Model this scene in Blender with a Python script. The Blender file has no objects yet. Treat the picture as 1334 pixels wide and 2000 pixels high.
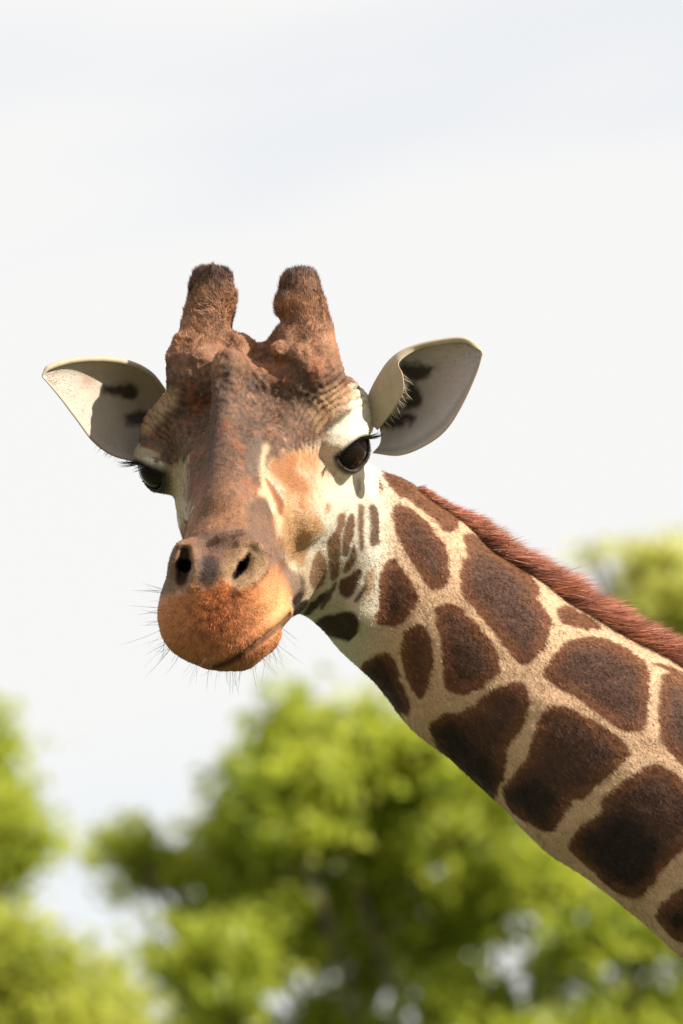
import bpy, math, random, os
import numpy as np
from mathutils import Vector, Matrix

# ---------------------------------------------------------------- camera, sky, sun, exposure
scene = bpy.context.scene
random.seed(4)
rng = np.random.default_rng(7)
S = 0.00066                      # metres per drawing unit on the giraffe
DIST = 7.6                       # camera to the giraffe's face
PITCH = math.radians(12.0)       # the lens looks up
CAM_Z = 1.70
CX, CY = 667.0, 1000.0

cam_data = bpy.data.cameras.new("camera")
cam = bpy.data.objects.new("camera", cam_data)
scene.collection.objects.link(cam)
scene.camera = cam
cam.location = (0.0, -DIST * math.cos(PITCH), CAM_Z)
cam.rotation_euler = (math.pi / 2 + PITCH, 0.0, 0.0)
cam_data.sensor_fit = 'VERTICAL'
cam_data.sensor_height = 36.0
cam_data.sensor_width = 24.0
cam_data.lens = 36.0 * DIST / (2000 * S)
cam_data.clip_end = 4000.0
cam_data.dof.use_dof = True
cam_data.dof.focus_distance = DIST - 0.13
cam_data.dof.aperture_fstop = cam_data.lens / 35.0     # 35 mm entrance pupil
cam_data.dof.aperture_blades = 0

SUN_DIR = Vector((0.75, -0.36, 0.54)).normalized()       # towards the sun
sun_el = math.asin(SUN_DIR.z)
sun_rot = math.atan2(SUN_DIR.x, SUN_DIR.y)

world = bpy.data.worlds.new("World")
scene.world = world
world.use_nodes = True
wn, wl = world.node_tree.nodes, world.node_tree.links
wn.clear()
w_out = wn.new('ShaderNodeOutputWorld')
w_bg = wn.new('ShaderNodeBackground')
w_bg.inputs['Strength'].default_value = 0.1
w_sky = wn.new('ShaderNodeTexSky')
w_sky.sky_type = 'NISHITA'
w_sky.sun_disc = False
w_sky.sun_elevation = sun_el
w_sky.sun_rotation = sun_rot
w_sky.dust_density = 0.4
w_tc = wn.new('ShaderNodeTexCoord')
w_map = wn.new('ShaderNodeMapping')               # long streaks of thin cloud
w_map.inputs['Rotation'].default_value = (0.0, math.radians(-16), 0.0)
w_map.inputs['Location'].default_value = (3.8, 0.0, 1.5)
w_map.inputs['Scale'].default_value = (5.0, 1.2, 22.0)
w_noise = wn.new('ShaderNodeTexNoise')
w_noise.inputs['Scale'].default_value = 1.0
w_noise.inputs['Detail'].default_value = 3.0
w_noise.inputs['Roughness'].default_value = 0.45
w_ramp = wn.new('ShaderNodeValToRGB')
w_ramp.color_ramp.interpolation = 'EASE'
w_ramp.color_ramp.elements[0].position = 0.31
w_ramp.color_ramp.elements[0].color = (0.84, 0.84, 0.84, 1)
w_ramp.color_ramp.elements[1].position = 0.49
w_ramp.color_ramp.elements[1].color = (0.985, 0.985, 0.985, 1)
w_mix = wn.new('ShaderNodeMixRGB')
w_mix.inputs['Color2'].default_value = (5.24, 5.20, 5.14, 1)      # bright thin cloud
w_tilt = wn.new('ShaderNodeMapping')              # the streaks climb gently to one side
w_tilt.inputs['Rotation'].default_value = (0.0, math.radians(12), 0.0)
wl.new(w_tc.outputs['Generated'], w_tilt.inputs['Vector'])
wl.new(w_tilt.outputs['Vector'], w_map.inputs['Vector'])
wl.new(w_map.outputs['Vector'], w_noise.inputs['Vector'])
wl.new(w_noise.outputs['Fac'], w_ramp.inputs['Fac'])
wl.new(w_ramp.outputs['Color'], w_mix.inputs['Fac'])
wl.new(w_sky.outputs['Color'], w_mix.inputs['Color1'])
wl.new(w_mix.outputs['Color'], w_bg.inputs['Color'])
wl.new(w_bg.outputs['Background'], w_out.inputs['Surface'])

sun_data = bpy.data.lights.new("sun", 'SUN')
sun_data.energy = 5.0
sun_data.angle = math.radians(0.5)
sun_data.color = (1.0, 0.93, 0.80)
sun = bpy.data.objects.new("sun", sun_data)
scene.collection.objects.link(sun)
sun.location = (6, -4, 9)
sun.rotation_euler = SUN_DIR.to_track_quat('Z', 'Y').to_euler()

scene.view_settings.view_transform = 'Standard'
scene.view_settings.look = 'None'
scene.view_settings.exposure = 0.85
scene.view_settings.gamma = 1.0
scene.view_settings.use_curve_mapping = False
scene.cycles.use_denoising = True
scene.cycles.max_bounces = 6

# ---------------------------------------------------------------- helpers
VIEW_R = np.array([[1, 0, 0], [0, math.cos(PITCH), -math.sin(PITCH)], [0, math.sin(PITCH), math.cos(PITCH)]])
FACE_C = np.array([0.0, 0.0, CAM_Z + DIST * math.sin(PITCH)])


def to_world(p):
    """drawing units (x right, y down, d towards the camera) -> metres"""
    p = np.asarray(p, dtype=np.float64)
    q = np.stack([(p[..., 0] - CX) * S, -p[..., 2] * S, (CY - p[..., 1]) * S], -1)
    return q @ VIEW_R.T + FACE_C


def dir_world(v):
    v = np.asarray(v, dtype=np.float64)
    q = np.stack([v[..., 0], -v[..., 2], -v[..., 1]], -1)
    return q @ VIEW_R.T


def seen(p):
    k = DIST / (DIST - p[:, 2] * S)
    return np.stack([CX + (p[:, 0] - CX) * k, CY + (p[:, 1] - CY) * k], 1)


def at(x, y, d):
    k = (DIST - d * S) / DIST
    return np.array([CX + (x - CX) * k, CY + (y - CY) * k, d], dtype=np.float64)


def lin(r, g, b):
    c = np.array([r, g, b], dtype=np.float64) / 255.0
    return np.where(c <= 0.04045, c / 12.92, ((c + 0.055) / 1.055) ** 2.4)


def unit(v):
    v = np.asarray(v, dtype=np.float64)
    return v / np.maximum(np.linalg.norm(v, axis=-1, keepdims=True), 1e-9)


def hash3(i, j, k, seed):
    h = (i.astype(np.int64) * 374761393 + j.astype(np.int64) * 668265263 + k.astype(np.int64) * 2147483647 + seed * 1274126177) & 0xFFFFFFFF
    h = ((h ^ (h >> 13)) * 1274126177) & 0xFFFFFFFF
    h = (h ^ (h >> 16)) & 0xFFFFFFFF
    return h.astype(np.float64) / 4294967295.0


def noise3(p, size, seed=0):
    """smooth value noise, -1..1; size may be a scalar or a 3-vector"""
    q = p / np.asarray(size, dtype=np.float64)
    f = np.floor(q)
    t = q - f
    t = t * t * (3 - 2 * t)
    i = f.astype(np.int64)
    r = 0.0
    for a in (0, 1):
        wa = t[:, 0] if a else 1 - t[:, 0]
        for b in (0, 1):
            wb = t[:, 1] if b else 1 - t[:, 1]
            for c in (0, 1):
                wc = t[:, 2] if c else 1 - t[:, 2]
                r = r + wa * wb * wc * hash3(i[:, 0] + a, i[:, 1] + b, i[:, 2] + c, seed)
    return r * 2 - 1


def fbm(p, size, seed=0, octaves=3):
    size = np.asarray(size, dtype=np.float64)
    r, a = 0.0, 1.0
    for o in range(octaves):
        r = r + a * noise3(p, size / 2 ** o, seed + 17 * o)
        a *= 0.5
    return r / (2 - 0.5 ** (octaves - 1))


def sstep(a, b, x):
    t = np.clip((x - a) / (b - a), 0, 1)
    return t * t * (3 - 2 * t)


def poly_dist(xy, poly):
    """signed distance to a polygon, negative inside"""
    poly = np.asarray(poly, dtype=np.float64)
    lo, hi = poly.min(0) - 60, poly.max(0) + 60
    out = np.full(len(xy), 60.0)
    m = np.all((xy > lo) & (xy < hi), axis=1)
    if not m.any():
        return out
    p = xy[m]
    d2 = np.full(len(p), 1e12)
    inside = np.zeros(len(p), dtype=bool)
    n = len(poly)
    for i in range(n):
        a, b = poly[i], poly[(i + 1) % n]
        e = b - a
        w = p - a
        t = np.clip((w @ e) / max(e @ e, 1e-9), 0, 1)
        q = w - t[:, None] * e
        d2 = np.minimum(d2, (q * q).sum(1))
        c = (a[1] > p[:, 1]) != (b[1] > p[:, 1])
        with np.errstate(divide='ignore', invalid='ignore'):
            xi = a[0] + (p[:, 1] - a[1]) / (b[1] - a[1] if b[1] != a[1] else 1e-9) * e[0]
        inside ^= c & (p[:, 0] < xi)
    d = np.sqrt(d2)
    out[m] = np.where(inside, -d, d)
    return out


def round_poly(poly, it=2):
    """corner cutting, so that drawn patches have soft corners"""
    p = np.asarray(poly, dtype=np.float64)
    for _ in range(it):
        q = np.roll(p, -1, axis=0)
        p = np.stack([0.8 * p + 0.2 * q, 0.2 * p + 0.8 * q], 1).reshape(-1, 2)
    return p


def line_dist(xy, pts):
    d2 = np.full(len(xy), 1e12)
    for a, b in zip(pts[:-1], pts[1:]):
        a, b = np.asarray(a, float), np.asarray(b, float)
        e = b - a
        w = xy - a
        t = np.clip((w @ e) / max(e @ e, 1e-9), 0, 1)
        q = w - t[:, None] * e
        d2 = np.minimum(d2, (q * q).sum(1))
    return np.sqrt(d2)


def mesh_from(name, verts, faces, mat, parent=None, colors=None, smooth=True, normals=None):
    me = bpy.data.meshes.new(name)
    verts = np.asarray(verts, dtype=np.float32)
    faces = np.asarray(faces, dtype=np.int32)
    nf, k = faces.shape
    me.vertices.add(len(verts))
    me.vertices.foreach_set("co", verts.ravel())
    me.loops.add(nf * k)
    me.loops.foreach_set("vertex_index", faces.ravel())
    me.polygons.add(nf)
    me.polygons.foreach_set("loop_start", np.arange(nf, dtype=np.int32) * k)
    me.polygons.foreach_set("loop_total", np.full(nf, k, dtype=np.int32))
    me.update(calc_edges=True)
    me.validate()
    me.polygons.foreach_set("use_smooth", np.full(len(me.polygons), smooth, dtype=bool))
    if colors is not None:
        at_ = me.color_attributes.new("coat", 'FLOAT_COLOR', 'POINT')
        c4 = np.ones((len(verts), 4), dtype=np.float32)
        c4[:, :3] = colors
        at_.data.foreach_set("color", c4.ravel())
    if normals is not None:
        me.normals_split_custom_set_from_vertices(np.asarray(normals, dtype=np.float32))
    me.materials.append(mat)
    o = bpy.data.objects.new(name, me)
    scene.collection.objects.link(o)
    if parent is not None:
        o.parent = parent
        o.matrix_parent_inverse = parent.matrix_world.inverted()
    return o


def tag(o, label=None, category=None, group=None, kind=None):
    for k, v in (("label", label), ("category", category), ("group", group), ("kind", kind)):
        if v:
            o[k] = v
    return o


def new_mat(name):
    m = bpy.data.materials.new(name)
    m.use_nodes = True
    nt = m.node_tree
    return m, nt.nodes, nt.links, nt.nodes['Principled BSDF']


# ---------------------------------------------------------------- implicit surface tools
def smin(a, b, k):
    h = np.clip(0.5 + 0.5 * (b - a) / k, 0, 1)
    return b * (1 - h) + a * h - k * h * (1 - h)


def smax(a, b, k):
    return -smin(-a, -b, k)


def sd_ell(p, c, r, R=None):
    q = p - np.asarray(c, dtype=np.float32)
    if R is not None:
        q = q @ np.asarray(R, dtype=np.float32).T          # rows of R are the ellipsoid's axes
    r = np.asarray(r, dtype=np.float32)
    k0 = np.linalg.norm(q / r, axis=1)
    k1 = np.linalg.norm(q / (r * r), axis=1) + 1e-9
    return k0 * (k0 - 1) / k1


def sd_cone(p, a, b, ra, rb):
    a = np.asarray(a, dtype=np.float32)
    b = np.asarray(b, dtype=np.float32)
    e = b - a
    w = p - a
    t = np.clip((w @ e) / (e @ e), 0, 1)
    return np.linalg.norm(w - t[:, None] * e, axis=1) - (ra + (rb - ra) * t)


def sd_chain(p, pts, rads):
    r = None
    for i in range(len(pts) - 1):
        d = sd_cone(p, pts[i], pts[i + 1], rads[i], rads[i + 1])
        r = d if r is None else np.minimum(r, d)
    return r


def surface_nets(vol, org, h):
    ins = vol < 0
    c = [ins[a:ins.shape[0] - 1 + a, b:ins.shape[1] - 1 + b, g:ins.shape[2] - 1 + g] for a in (0, 1) for b in (0, 1) for g in (0, 1)]
    cnt = np.zeros(c[0].shape, dtype=np.uint8)
    for q in c:
        cnt += q
    act = (cnt > 0) & (cnt < 8)
    idx = np.argwhere(act)
    ids = np.full(act.shape, -1, dtype=np.int32)
    ids[act] = np.arange(len(idx), dtype=np.int32)
    corner = {(a, b, g): vol[idx[:, 0] + a, idx[:, 1] + b, idx[:, 2] + g] for a in (0, 1) for b in (0, 1) for g in (0, 1)}
    acc = np.zeros((len(idx), 3))
    n = np.zeros(len(idx))
    for ax in range(3):
        o1, o2 = [i for i in range(3) if i != ax]
        for u in (0, 1):
            for v in (0, 1):
                a = [0, 0, 0]
                a[o1], a[o2] = u, v
                b = list(a)
                b[ax] = 1
                fa, fb = corner[tuple(a)], corner[tuple(b)]
                m = (fa < 0) != (fb < 0)
                t = np.where(m, fa / np.where(m, fa - fb, 1), 0)
                pos = np.tile(np.array(a, float), (len(idx), 1))
                pos[:, ax] = t
                acc += pos * m[:, None]
                n += m
    verts = org + h * (idx + acc / n[:, None])
    quads = []
    for ax in range(3):
        o1, o2 = [(1, 2), (2, 0), (0, 1)][ax]
        sl0 = [slice(1, -1)] * 3
        sl0[ax] = slice(0, -1)
        sl1 = [slice(1, -1)] * 3
        sl1[ax] = slice(1, None)
        a, b = ins[tuple(sl0)], ins[tuple(sl1)]
        e = np.argwhere(a != b)
        flip = a[e[:, 0], e[:, 1], e[:, 2]]
        base = e.copy()
        for o in (o1, o2):
            base[:, o] += 1
        q = []
        for (u, v) in ((-1, -1), (0, -1), (0, 0), (-1, 0)):
            k = base.copy()
            k[:, o1] += u
            k[:, o2] += v
            q.append(ids[k[:, 0], k[:, 1], k[:, 2]])
        q = np.stack(q, 1)
        q[~flip] = q[~flip][:, ::-1]
        quads.append(q)
    return verts, np.concatenate(quads)


def mesh_field(field, lo, hi, h, coarse=4, band=1.7):
    lo = np.asarray(lo, float)
    n = np.ceil((np.asarray(hi, float) - lo) / (h * coarse)).astype(int)
    ax = [lo[i] + h * coarse * (np.arange(n[i]) + 0.5) for i in range(3)]
    g = np.stack(np.meshgrid(*ax, indexing='ij'), -1).reshape(-1, 3).astype(np.float32)
    cv = field(g).reshape(n)
    near = np.abs(cv) < h * coarse * band
    vol = np.where(cv < 0, -1e3, 1e3).astype(np.float32)
    for a in range(3):
        vol = np.repeat(vol, coarse, axis=a)
    cell = np.argwhere(near)
    sub = np.stack(np.meshgrid(*[np.arange(coarse)] * 3, indexing='ij'), -1).reshape(-1, 3)
    for part in np.array_split(cell, max(1, len(cell) // 12000)):
        ijk = (part[:, None, :] * coarse + sub[None]).reshape(-1, 3)
        p = (lo + h * (ijk + 0.5)).astype(np.float32)
        vol[ijk[:, 0], ijk[:, 1], ijk[:, 2]] = field(p)
    return surface_nets(vol, lo + 0.5 * h, h)


# ---------------------------------------------------------------- the giraffe's head, in its own axes
FWD = unit([-0.138, 0.421, 0.895])                    # eyes to nostrils
LAT = np.array([1.0, -0.10, 0.0])
LAT[2] = -(FWD[0] * LAT[0] + FWD[1] * LAT[1]) / FWD[2]
LAT = unit(LAT)                                        # to the giraffe's left
UP = -np.cross(FWD, LAT)
if UP[1] > 0:
    UP = -UP
HEAD_O = at(492, 900, 0)
HEAD_R = np.stack([LAT, FWD, UP]).astype(np.float32)


def hd(X, Y, Z):
    return HEAD_O + X * LAT + Y * FWD + Z * UP


def spline(xs, ys):
    xs, ys = np.asarray(xs, float), np.asarray(ys, float)
    fx = np.linspace(xs[0], xs[-1], 600)
    fy = np.interp(fx, xs, ys)
    w = np.hanning(61)
    w /= w.sum()
    pad = np.concatenate([fy[0] + (fy[0] - fy[1:31][::-1]), fy, fy[-1] + (fy[-1] - fy[-31:-1][::-1])])
    fy = np.convolve(pad, w, 'valid')
    return lambda v: np.interp(v, fx, fy).astype(np.float32)


LY = [-260, -190, -120, -60, 0, 80, 160, 250, 340, 430, 500, 560]
L_W = spline(LY, [100, 165, 192, 190, 170, 136, 106, 86, 90, 104, 92, 50])
L_T = spline(LY, [90, 160, 195, 200, 190, 150, 108, 74, 52, 36, 8, -50])
L_B = spline(LY, [-160, -270, -325, -345, -340, -315, -275, -232, -205, -190, -170, -110])
L_C = spline(LY, [0, 10, 15, 15, 5, -5, -20, -40, -60, -70, -80, -80])      # height of the greatest width

EYE_R = 46.0
eye_c = {1: hd(181, -16, 0), -1: hd(-183, -14, 2)}
eye_axis = {1: unit(0.80 * LAT + 0.58 * FWD + 0.06 * UP), -1: unit(-0.72 * LAT + 0.68 * FWD + 0.02 * UP)}


def head_field(p):
    q = (p - HEAD_O.astype(np.float32)) @ HEAD_R.T
    X, Y, Z = q[:, 0], q[:, 1], q[:, 2]
    Yc = np.clip(Y, -260, 560)
    w, zt, zb, zc = L_W(Yc), L_T(Yc), L_B(Yc), L_C(Yc)
    zu = np.maximum(zt - zc, 12)
    zd = np.maximum(zc - zb, 12)
    t = np.clip((zc - Z) / zd, 0, 1.3)
    wl_ = w * (1 - (0.16 + 0.26 * sstep(-60, 220, Yc)) * t)
    up_ = Z > zc
    a = np.abs(X) / np.where(up_, w, wl_)
    b = np.abs(Z - zc) / np.where(up_, zu, zd)
    e = np.where(up_, 2.2, 2.5)
    r = (a ** e + b ** e) ** (1 / e)
    f = (r - 1) * np.minimum(w, 0.5 * (zu + zd)) * 0.85
    f = smax(f, np.maximum(Y - 530, -235 - Y), 40)
    return f, X, Y, Z


def H(p, X, Y, Z, r, R=None):
    """ellipsoid with radii r along the head's own axes"""
    return sd_ell(p, hd(X, Y, Z), r, HEAD_R if R is None else R)


NECK_P = [(650, 1030, -185), (710, 1075, -185), (790, 1150, -182), (945, 1292, -170), (1205, 1485, -140), (1490, 1684, -110), (1900, 1990, -90)]
NECK_R = [130, 156, 170, 188, 220, 238, 310]
NECK_DEPTH = 1.32                                      # the neck is deeper than it is wide


def neck_field(p):
    q = p * np.array([1, 1, NECK_DEPTH], dtype=np.float32)
    pts = [(x, y, d * NECK_DEPTH) for x, y, d in NECK_P]
    r = None
    for i in range(len(pts) - 1):
        d = sd_cone(q, pts[i], pts[i + 1], NECK_R[i], NECK_R[i + 1])
        r = d if r is None else smin(r, d, 30)
    return r * 0.85


def rot_rows(axis, upv):
    a = unit(axis)
    b = unit(np.asarray(upv, float) - a * (a @ np.asarray(upv, float)))
    return np.stack([np.cross(b, a), a, b])


def nearby(p, c, rad):
    return ((p - np.asarray(c, dtype=np.float32)) ** 2).sum(1) < rad * rad


def field(p):
    f = neck_field(p)
    m = (p[:, 0] < 860) & (p[:, 1] < 1420)
    if m.any():
        f[m] = near_field(p[m], f[m])
    return f


def blend(f, p, k, c, reach, fn, cut=False):
    """join (or cut) a small shape, working only on the points near it"""
    m = nearby(p, c, reach + k + 55)
    if m.any():
        g = fn(p[m])
        f[m] = smax(f[m], -g, k) if cut else smin(f[m], g, k)
    return f


def near_field(p, n):
    f, X, Y, Z = head_field(p)

    def ball(x, y, d, r, k, R=None, cut=False):
        r = (r, r, r) if np.isscalar(r) else r
        c = at(x, y, d)
        blend(f, p, k, c, max(r), lambda q: sd_ell(q, c, r, R), cut)

    def hball(x, y, z, r, k, cut=False):
        c = hd(x, y, z)
        blend(f, p, k, c, max(r), lambda q: sd_ell(q, c, r, HEAD_R), cut)

    def chain(pts, rads, k, cut=False):
        c = np.mean(pts, axis=0)
        reach = max(np.linalg.norm(np.asarray(q) - c) for q in pts) + max(rads)
        blend(f, p, k, c, reach, lambda q: sd_chain(q, pts, rads), cut)

    for s, dz in ((1, 0), (-1, -16)):
        hball(s * 160, -70, 62 + dz, (66, 78, 56), 45)            # brows over the eye sockets
        hball(s * 186, -120, 20 + dz, (42, 56, 54), 40)
        hball(s * (112 if s > 0 else 100), 70, -75, (44, 100, 60), 44)                # cheek bone
        hball(140 if s > 0 else -112, -90, -190, (68 if s > 0 else 60, 120, 130), 60)             # jaw muscle
        hball(s * 205, 95, 40, (60, 70, 55), 60, cut=True)        # hollow in front of the eye
    # forehead: median knob, a ridge down the nose and one to each brow, hollows between them
    hball(4, -130, 114, (84, 66, 58), 40)                         # crown between the horns
    ball(540, 668, -6, 24, 26)
    ball(470, 676, -14, 24, 26)
    for s in (1, -1):
        hball(s * 84 - 6, 84, 176 if s < 0 else 200, (66, 108, 84), 26, cut=True)
        hball(s * 62 - 4, -74, 226, (40, 40, 62), 22, cut=True)   # dip between knob and horn
        chain([hd(-8, -4, 190), hd(s * 74 - 4, -24, 146), hd(s * 140, -34, 104 if s > 0 else 92)], [20, 26, 42], 18)
    chain([hd(-10, -30, 188), hd(-12, 14, 196), hd(-14, 84, 140), hd(-12, 170, 82), hd(0, 300, 34)], [24, 28, 28, 34, 52], 18)
    hball(-8, 4, 204, (30, 34, 34), 18)
    # horns
    hr = lambda q: smax(smin(smin(sd_chain(q, [at(614, 735, 40), at(606, 660, 10), at(596, 600, -15), at(588, 556, -35)], [56, 46, 40, 35]),
                                  sd_ell(q, at(556, 597, -5), (20, 26, 26)), 22), sd_ell(q, at(566, 560, -20), (20, 28, 28)), 12), 524 - q[:, 1], 8)
    hl = lambda q: smax(smin(sd_chain(q, [at(385, 735, -5), at(398, 665, -30), at(411, 600, -55), at(414, 556, -75)], [56, 50, 46, 43]),
                             sd_ell(q, at(440, 585, -50), (20, 30, 30)), 14), 519 - q[:, 1], 9)
    blend(f, p, 34, at(600, 640, 0), 170, hr)
    blend(f, p, 34, at(400, 640, -40), 170, hl)
    for (x, y, d, r) in ((545, 682, 70, 18), (586, 694, 78, 18), (612, 730, 78, 18), (560, 655, 45, 16), (628, 690, 58, 16), (640, 735, 58, 18),
                         (352, 672, 10, 18), (340, 705, 16, 17), (352, 742, 34, 18), (388, 700, 44, 18)):
        ball(x, y, d - 5, r - 3, 28)                                      # knobbly bone round the horns
    # muzzle: soft upper lip, nose pad
    ball(434, 1188, 352, (102, 96, 112), 36, HEAD_R)
    ball(434, 1222, 372, (102, 80, 84), 34)
    ball(522, 1200, 330, (36, 36, 60), 20)
    ball(546, 1194, 326, (25, 19, 40), 18)                       # corner of the upper lip
    ball(362, 1205, 345, (48, 66, 70), 30)
    # nostril wings: a fleshy rim round each opening
    ball(484, 1098, 398, (42, 50, 46), 20)
    ball(368, 1106, 392, (36, 52, 46), 20)
    chain([at(430, 1050, 412), at(472, 1042, 408), at(520, 1062, 376)], [9, 9, 8], 24)
    # lower lip and chin
    chain([at(462, 1254, 304), at(497, 1230, 268), at(508, 1190, 210), at(540, 1140, 90)], [56, 53, 44, 46], 10)
    if CUTS:
        chain(LIP_EDGE, [10, 13, 15, 16, 16, 15, 12], 10)
        chain(MOUTH, [8, 11, 13, 13, 13, 11, 8, 4], 5, cut=True)
        chain(RIM_NEAR, [7, 10, 12, 11, 8, 6], 9)
        chain(NOSTRIL_NEAR, [9, 12, 14, 11], 12, cut=True)
        chain(NOSTRIL_NEAR_IN, [7, 9, 9], 5, cut=True)
        chain(NOSTRIL_NEAR_DEEP, [8, 12], 6, cut=True)
        chain(RIM_FAR, [8, 10, 10, 8], 9)
        chain(NOSTRIL_FAR, [13, 19, 15], 9, cut=True)
        chain(NOSTRIL_FAR_IN, [7, 11, 8], 6, cut=True)
        chain(NOSTRIL_FAR_DEEP, [13, 15], 6, cut=True)
    # fold of skin behind the jaw
    chain([at(708, 985, -60), at(712, 1090, -62), at(706, 1190, -80)], [26, 30, 34], 30)
    f = smin(f, n, 40)
    # eyelids round the eye
    for s in (1, -1):
        c, ax = eye_c[s], eye_axis[s]
        m = nearby(p, c, 120)
        if not m.any():
            continue
        pm = p[m]
        v = (pm - c.astype(np.float32)) @ rot_rows(ax, UP).T.astype(np.float32)
        rad = np.linalg.norm(v, axis=1)
        g = smin(f[m], rad - (EYE_R + 8), 26)
        g = smin(g, sd_ell(pm, c + 28 * UP + 18 * ax, (50, 22, 13), rot_rows(ax, UP)), 16)
        hole = eye_hole(v)
        g = smax(g, -hole, 6)
        g = smax(g, -(rad - (EYE_R - 3)), 2)
        f[m] = g
    return f


def eye_hole(v):
    """almond opening: two crossed cylinders seen along the gaze"""
    up_c = np.hypot(v[:, 0] * 0.90, v[:, 2] + 28) - 48
    lo_c = np.hypot(v[:, 0], v[:, 2] - 3) - 42
    return smax(np.maximum(up_c, lo_c), -v[:, 1] + 2, 6)


CUTS = False


def skin(x, y, off=0.0):
    """the point of the uncut face behind picture position (x, y)"""
    d = np.arange(520.0, -300.0, -2.0)
    pts = np.array([at(x, y, v) for v in d], dtype=np.float32)
    ins = field(pts) < 0
    if not ins.any():                                    # past the outline: step back towards the face
        return skin(x + (430 - x) * 0.04, y + (1180 - y) * 0.04, off)
    return at(x, y, d[np.argmax(ins)] + off)


MOUTH_XY = [(565, 1203), (553, 1217), (528, 1237), (500, 1258), (477, 1275), (449, 1292), (420, 1303), (385, 1301)]
MOUTH = [skin(x, y, 0) for x, y in MOUTH_XY]
LIP_EDGE = [skin(x - 9, y - 16, -8) for x, y in MOUTH_XY[:-1]]
RIM_NEAR = [skin(x, y, 0) for x, y in ((470, 1062), (497, 1060), (517, 1084), (514, 1112), (494, 1136), (468, 1154))]
NOSTRIL_NEAR = [skin(x, y, 4) for x, y in ((491, 1076), (486, 1090), (474, 1112), (458, 1128))]
NOSTRIL_NEAR_IN = [skin(x, y, -18) for x, y in ((488, 1078), (474, 1104), (456, 1128))]
NOSTRIL_NEAR_DEEP = [skin(472, 1106, -10), skin(466, 1108, -80)]
RIM_FAR = [skin(x, y, 0) for x, y in ((352, 1066), (376, 1080), (384, 1116), (374, 1146))]
NOSTRIL_FAR = [skin(x, y, 0) for x, y in ((360, 1076), (358, 1104), (354, 1134))]
NOSTRIL_FAR_IN = [skin(361, 1078, -14), skin(358, 1106, -18), skin(354, 1134, -12)]
NOSTRIL_FAR_DEEP = [skin(358, 1104, -4), skin(364, 1108, -70)]
CUTS = True


def wrinkles(p, q):
    """relief of the skin, in drawing units along the normal"""
    r = 1.6 * fbm(p, 26, 3) + 0.9 * fbm(p, 9, 5)
    xy = seen(p)
    X, Y, Z = q[:, 0], q[:, 1], q[:, 2]
    for s in (1, -1):
        c = np.array([s * 196, -20, 10.0])
        v = q - c
        rad = np.sqrt(v[:, 0] ** 2 + (v[:, 1] * 0.8) ** 2 + v[:, 2] ** 2) + 7 * noise3(p, 40, 11) + 3 * noise3(p, 16, 12)
        m = sstep(66, 78, rad) * (1 - sstep(128, 175, rad)) * sstep(2, 26, Z) * (X * s > 0) * (1 - sstep(40, 90, Y))
        r = r + m * 6.5 * (np.abs(np.sin(rad * math.pi / 12.5)) ** 0.6 - 0.7) * (0.7 + 0.5 * noise3(p, 30, 13))
    # creases above the nostrils
    for k, line in enumerate(([(405, 1050), (440, 1040), (480, 1028), (515, 1042), (540, 1058)], [(420, 1062), (452, 1050), (490, 1044), (528, 1062)], [(345, 1052), (375, 1046), (400, 1052)])):
        d = line_dist(xy, line) + 3 * noise3(p, 18, 30 + k)
        r = r - 2.6 * np.exp(-(d / 4.0) ** 2) * sstep(330, 380, p[:, 2])
    # rough skin of the forehead and horns
    hm = sstep(60, 130, Z) * (1 - sstep(60, 160, Y))
    r = r + hm * (4.6 * fbm(p, (24, 24, 24), 41) + 5.0 * fbm(p, 9, 42))
    r = r + 5.0 * fbm(p, (120, 60, 90), 45) * sstep(740, 900, p[:, 0])
    return r


LO = (225, 470, -420)
HI = (1560, 2060, 520)

GRID = float(os.environ.get('GRID', 3.4))
V, F = mesh_field(field, LO, HI, GRID)
fv = field(V.astype(np.float32))                         # pull the net onto the surface
g = np.stack([(field((V + np.eye(3)[i] * 1.5).astype(np.float32)) - fv) / 1.5 for i in range(3)], 1)
V = V - np.clip(fv / np.maximum((g * g).sum(1), 0.05), -2, 2)[:, None] * g
N = unit(g)
Q = (V - HEAD_O) @ HEAD_R.T.astype(np.float64)
V = V + N * wrinkles(V, Q)[:, None]
XY = seen(V)


# ---------------------------------------------------------------- coat colours (albedo), patch by patch
LIT = np.array([1.66, 1.58, 1.44])


def A(r, g, b):
    """albedo of a fur that looks (r, g, b) in full sun"""
    return lin(r, g, b) / LIT


def zoomed(x0, y0, k, pts):
    return [(x0 + x / k, y0 + y / k) for x, y in pts]


def Z5(*p): return zoomed(680, 900, 2.0398, p)
def Z6(*p): return zoomed(780, 1250, 2.4079, p)
def Z2(*p): return zoomed(240, 850, 2.4704, p)
def Z4(*p): return zoomed(560, 900, 5.0, p)


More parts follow.
